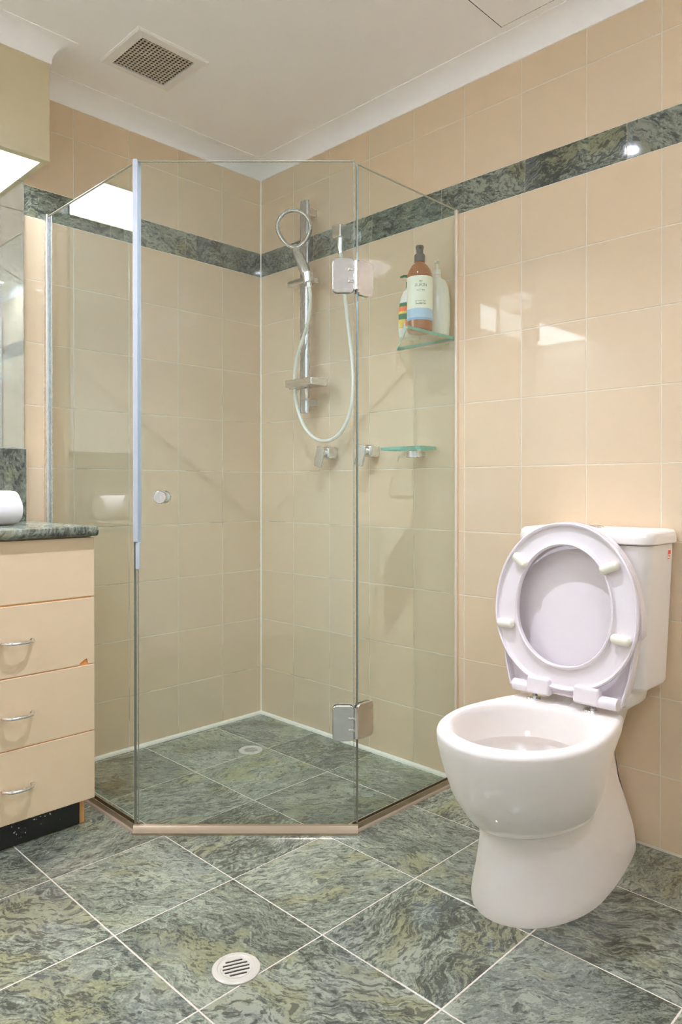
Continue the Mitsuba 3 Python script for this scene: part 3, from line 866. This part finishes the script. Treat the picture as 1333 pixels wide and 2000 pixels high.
# ------------------------------------------------------------------ floor drains
def drain(key, x, y, r, ang, label, mat):
    d = thing(key, label, 'drain')
    put(d + '__ring', lathe([(r * 0.66, 0.0003), (r, 0.0003), (r, 0.002), (r * 0.94, 0.0042), (r * 0.80, 0.0042), (r * 0.76, 0.0025), (r * 0.66, 0.0025), (r * 0.66, 0.0003)], (x, y, 0), 48), mat, smooth=40)
    g = M(lathe([(0, 0.0016), (r * 0.655, 0.0016), (r * 0.655, 0.0030), (0, 0.0034)], (0, 0, 0), 48))
    for k in range(-2, 3):
        o = k * r * 0.215
        h = math.sqrt((r * 0.56) ** 2 - o ** 2)
        g = g - M(bx(-h, h, o - r * 0.055, o + r * 0.055, 0, 0.01))
    m = tm(g)
    m.apply_transform(trimesh.transformations.rotation_matrix(ang, [0, 0, 1]))
    m.apply_translation((x, y, 0))
    put(d + '__grate', m, mat)
    put(d + '__well', tm(m3.Manifold.cylinder(0.0008, r * 0.64, r * 0.64, 32).translate((x, y, 0.0004))), 'dark_mat')


drain('floor_drain', 1.217, -1.050, 0.047, math.radians(65), 'round white floor drain in the open tiled floor', 'drain_white_mat')
drain('floor_drain', 0.311, -0.300, 0.043, math.radians(100), 'round drain in the shower floor', 'drain_mat')
scene['drain_white_mat'] = principled(lin(204, 199, 187), 0.2)
scene['drain_mat'] = principled(lin(196, 190, 176), 0.35)

# ------------------------------------------------------------------ toilet
toi = thing('toilet', 'white ceramic toilet with its plastic seat and lid raised against the cistern', 'toilet')
TC = 1.492                             # its middle line
NR = 72


def dring(z, yf, yb, w, wb, sq=2.0):
    """plan outline: half ellipse in front, sides drawing in to the half-width wb at the back yb"""
    pts = []
    yc = yf + min(0.225, (yb - yf) * 0.55)
    for k in range(NR // 2 + 1):
        t = math.pi + math.pi * k / (NR // 2)
        cx, cy = math.cos(t), math.sin(t)
        pts.append((w * np.sign(cx) * abs(cx) ** (2 / sq), yc + (yc - yf) * np.sign(cy) * abs(cy) ** (2 / sq)))
    m = NR - len(pts)
    rr = min(0.03, wb * 0.4)
    side = [(w + (wb - w) * (s ** 1.6), yc + (yb - rr - yc) * s) for s in np.linspace(0, 1, 9)[1:]]
    rest = side + [(wb - rr * (1 - math.cos(q)), yb - rr * (1 - math.sin(q))) for q in (0.5, 1.0)]
    left = [(-x, y) for x, y in rest[::-1]]
    full = pts + rest + left
    full = np.array(full)
    # even out to NR points
    d = np.r_[0, np.cumsum(np.linalg.norm(np.diff(np.vstack([full, full[:1]]), axis=0), axis=1))]
    s = np.linspace(0, d[-1], NR, endpoint=False)
    cl = np.vstack([full, full[:1]])
    xy = np.c_[np.interp(s, d, cl[:, 0]), np.interp(s, d, cl[:, 1])]
    return np.c_[TC + xy[:, 0], xy[:, 1], np.full(NR, z)]


RZm, TC = 0.402, 1.492
bulb = loft([dring(z, yf, yb, w, wb) for z, yf, yb, w, wb in (
    (0.189, -0.535, -0.24, 0.095, 0.050), (0.192, -0.572, -0.22, 0.118, 0.060), (0.200, -0.588, -0.21, 0.128, 0.066), (0.214, -0.602, -0.21, 0.137, 0.072), (0.232, -0.615, -0.21, 0.146, 0.080), (0.250, -0.627, -0.21, 0.153, 0.090),
    (0.270, -0.638, -0.21, 0.159, 0.100), (0.305, -0.651, -0.21, 0.168, 0.113), (0.340, -0.661, -0.21, 0.1745, 0.126), (0.370, -0.668, -0.21, 0.1785, 0.139), (0.390, -0.670, -0.21, 0.180, 0.141),
    (0.397, -0.6685, -0.211, 0.1785, 0.1395), (0.401, -0.664, -0.214, 0.174, 0.136), (0.4025, -0.658, -0.218, 0.168, 0.131))])
deck = loft([dring(z, yf, yb, w, wb) for z, yf, yb, w, wb in ((0.30, -0.30, -0.03, 0.06, 0.055), (0.36, -0.28, -0.02, 0.075, 0.07), (0.385, -0.24, -0.016, 0.10, 0.095), (0.402, -0.23, -0.015, 0.124, 0.117), (0.432, -0.215, -0.015, 0.128, 0.120), (0.439, -0.205, -0.018, 0.122, 0.116))])
TC = 1.486
ped = loft([dring(z, yf, yb, w, wb) for z, yf, yb, w, wb in (
    (0.000, -0.566, -0.012, 0.1385, 0.096), (0.012, -0.567, -0.012, 0.139, 0.096), (0.030, -0.566, -0.012, 0.136, 0.094), (0.070, -0.561, -0.012, 0.127, 0.085), (0.120, -0.557, -0.014, 0.1185, 0.068), (0.180, -0.552, -0.018, 0.1115, 0.046),
    (0.240, -0.54, -0.022, 0.105, 0.036), (0.300, -0.50, -0.026, 0.092, 0.034), (0.350, -0.45, -0.03, 0.080, 0.036))])
TC = 1.492
pan = M(bulb) + M(deck) + M(ped)


def oring(z, yc, ry, rx):
    a = np.arange(NR) * 2 * np.pi / NR
    return np.c_[TC + rx * np.cos(a), yc + ry * np.sin(a), np.full(NR, z)]


hole = loft([oring(z, yc, ry, rx) for z, yc, ry, rx in ((0.30, -0.458, 0.162, 0.140), (0.385, -0.458, 0.168, 0.145), (0.397, -0.458, 0.1705, 0.1475), (0.402, -0.458, 0.1745, 0.1515), (0.42, -0.458, 0.185, 0.162))])
bowl = loft([oring(z, yc, ry, rx) for z, yc, ry, rx in ((0.175, -0.40, 0.055, 0.045), (0.19, -0.41, 0.080, 0.065), (0.22, -0.425, 0.110, 0.092), (0.26, -0.44, 0.140, 0.118), (0.270, -0.443, 0.158, 0.132), (0.300, -0.452, 0.183, 0.157), (0.316, -0.455, 0.183, 0.158), (0.324, -0.457, 0.174, 0.150))])
pan = pan - M(hole) - M(bowl)
put(toi + '__pan', tm(pan), 'ceramic_mat', smooth=32)

def rrect(w, yf, yb, r, z, n=8):
    p = []
    for cx, cy, a0 in ((w - r, yb - r * 0.35, 0), (-w + r, yb - r * 0.35, 90), (-w + r, yf + r, 180), (w - r, yf + r, 270)):
        ry = r * 0.35 if a0 < 180 else r
        for k in range(n + 1):
            t = math.radians(a0 + 90 * k / n)
            p.append((TC + cx + r * math.cos(t), cy + ry * math.sin(t), z))
    return np.array(p)


cb = loft([rrect(w, yf, yb, r, z) for z, yf, yb, w, r in ((0.440, -0.150, -0.016, 0.142, 0.035), (0.443, -0.158, -0.011, 0.151, 0.036), (0.452, -0.163, -0.008, 0.1555, 0.036), (0.62, -0.170, -0.008, 0.164, 0.036), (0.798, -0.176, -0.008, 0.172, 0.036))])
ct = put(toi + '__cistern', cb, 'ceramic_mat', smooth=32)
lidm = loft([rrect(w, yf, yb, r, z) for z, yf, yb, w, r in ((0.800, -0.182, -0.006, 0.1775, 0.040), (0.803, -0.185, -0.004, 0.181, 0.041), (0.815, -0.185, -0.004, 0.181, 0.041), (0.826, -0.182, -0.004, 0.179, 0.040), (0.832, -0.175, -0.006, 0.173, 0.036), (0.8345, -0.160, -0.012, 0.160, 0.030))])
put(toi + '__cistern_lid', lidm, 'ceramic_mat', smooth=32)
put(toi + '__flush_button', lathe([(0, 0.834), (0.024, 0.834), (0.024, 0.8375), (0.022, 0.8395), (0, 0.840)], (TC, -0.092, 0), 32), 'chrome_mat', smooth=35)
st = put(ct + '__sticker', bx(TC + 0.1712, TC + 0.1719, -0.052, -0.030, 0.756, 0.786), 'sticker_mat')
scene['sticker_mat'] = principled(lin(246, 226, 214), 0.5)
put(ct + '__sticker_print', cat(bx(TC + 0.1720, TC + 0.1723, -0.049, -0.033, 0.772, 0.782), bx(TC + 0.1720, TC + 0.1723, -0.047, -0.036, 0.766, 0.769), bx(TC + 0.1720, TC + 0.1723, -0.047, -0.040, 0.760, 0.7625)), 'red_mat')

# seat and lid stand up: local x across, y up from the hinge, z towards the viewer's side
LA = math.radians(4.5)
SO = np.array([1.485, -0.252, 0.428])
su, sv, sw = np.array([1.0, 0, 0]), np.array([0, math.sin(LA), math.cos(LA)]), np.array([0, -math.cos(LA), math.sin(LA)])


def up(mesh):
    return basis(mesh, SO, su, sv, sw)


def egg(rx, y0, y1, n=96, blunt=0.0):
    """outline of a seat: y0 at the hinge, y1 at the tip"""
    a = np.arange(n) * 2 * np.pi / n
    yc = y0 + (y1 - y0) * 0.46
    x = rx * np.sign(np.cos(a)) * np.abs(np.cos(a)) ** 0.96
    y = np.where(np.sin(a) > 0, yc + (y1 - yc) * np.abs(np.sin(a)) ** 0.97, yc - (yc - y0) * np.abs(np.sin(a)) ** 0.95)
    return np.c_[x, y]


def ring_loft(sections, n=96):
    """closed ring: sections of (outline, z) run round the profile and close on themselves"""
    k = len(sections)
    v = np.vstack([np.c_[o, np.full(n, z)] for o, z in sections])
    f = []
    for i in range(k):
        for j in range(n):
            a, b_, c, d_ = i * n + j, i * n + (j + 1) % n, ((i + 1) % k) * n + (j + 1) % n, ((i + 1) % k) * n + j
            f += [[a, b_, c], [a, c, d_]]
    m = trimesh.Trimesh(v, f, process=False)
    m.fix_normals()
    return m


def off(d, di=0.0):
    return egg(0.190 - d, 0.012 + d, 0.424 - d)


def inn(d):
    return egg(0.124 + d, 0.072 - d, 0.366 + d)


seat = ring_loft([(off(0.012), 0.002), (off(0.003), 0.006), (off(0.0), 0.012), (off(0.0005), 0.019), (off(0.0035), 0.0215), (off(0.0065), 0.0205), (off(0.008), 0.013), (off(0.012), 0.0105),
                  (inn(0.011), 0.0105), (inn(0.008), 0.013), (inn(0.0065), 0.0205), (inn(0.0035), 0.0215), (inn(0.0006), 0.019), (inn(0.0), 0.012), (inn(0.002), 0.005), (inn(0.010), 0.002)])
sk = put(toi + '__seat', up(seat), 'seat_mat', smooth=40)
pads = [(-0.119, 0.322, -38), (0.117, 0.321, 22), (-0.156, 0.156, 2), (0.151, 0.156, -4)]
for x, y, a in pads:
    m = rbx(-0.024, 0.024, -0.0115, 0.0115, 0.008, 0.033, 0.0100, 16)
    m.apply_transform(trimesh.transformations.rotation_matrix(math.radians(a), [0, 0, 1]))
    m.apply_translation((x, y, 0))
    put(sk + '__buffer', up(m), 'pad_mat', smooth=True)


def lid_outline(d, n=96):
    o = egg(0.192 - d, -0.050 + d, 0.426 - d)
    # the foot of the lid spreads into two square shoulders
    low = o[:, 1] < 0.16
    y = o[:, 1].copy()
    wide = np.interp(y, [-0.05, 0.0, 0.06, 0.16], [0.150, 0.150, 0.167, 0.181]) - d
    sx = np.sign(o[:, 0]) * np.minimum(wide, np.where(low, wide, 9))
    t = np.clip(np.abs(o[:, 0]) / 0.07, 0, 1) ** 0.5
    x = np.where(low, np.sign(o[:, 0]) * np.minimum(np.maximum(np.abs(o[:, 0]) * 1.6, np.abs(o[:, 0])), wide), o[:, 0])
    y = np.where(y < -0.004 + d, -0.004 + d, y)
    return np.c_[x, y]


def lid_ring(d, z):
    o = lid_outline(d)
    return np.c_[o, np.full(len(o), z)]


lid = M(loft([lid_ring(0.03, -0.037), lid_ring(0.012, -0.0355), (lid_ring(0.004, -0.032)), lid_ring(0.0, -0.024), lid_ring(0.0, -0.003), lid_ring(0.0025, -0.0005)])) - M(loft([lid_ring(0.030, -0.031), lid_ring(0.014, -0.029), lid_ring(0.0075, -0.023), lid_ring(0.006, 0.01)]))
lid = tm(lid)
lk = put(toi + '__lid', up(lid), 'seat_mat', smooth=40)
for sgn in (-1, 1):
    xs = (-0.128, -0.030) if sgn < 0 else (0.045, 0.146)
    hk = put(toi + '__hinge', up(cyl((xs[0], 0.004, 0.010), (xs[1], 0.004, 0.010), 0.0145, n=28)), 'seat_mat', smooth=40)
    x2 = (-0.085, -0.024) if sgn < 0 else (0.040, 0.104)
    put(sk + '__hinge_block', up(rbx(x2[0], x2[1], -0.008, 0.034, 0.0, 0.027, 0.006, 10)), 'seat_mat', smooth=30)
    px = SO[0] + sgn * 0.077
    put(hk + '__washer', lathe([(0, 0.4024), (0.0185, 0.4024), (0.0185, 0.4055), (0.0165, 0.408), (0, 0.409)], (px, -0.256, 0), 32), 'chrome_mat', smooth=35)
    put(hk + '__post', cyl((px, -0.246, 0.408), (px, -0.256, 0.434), 0.006, n=16), 'chrome_mat', smooth=40)

# ------------------------------------------------------------------ the group phrases of look-alikes
for k in ('rolled_towel', 'rolled_towel_001'):
    labels[k]['group'] = 'rolled towels on the vanity top'
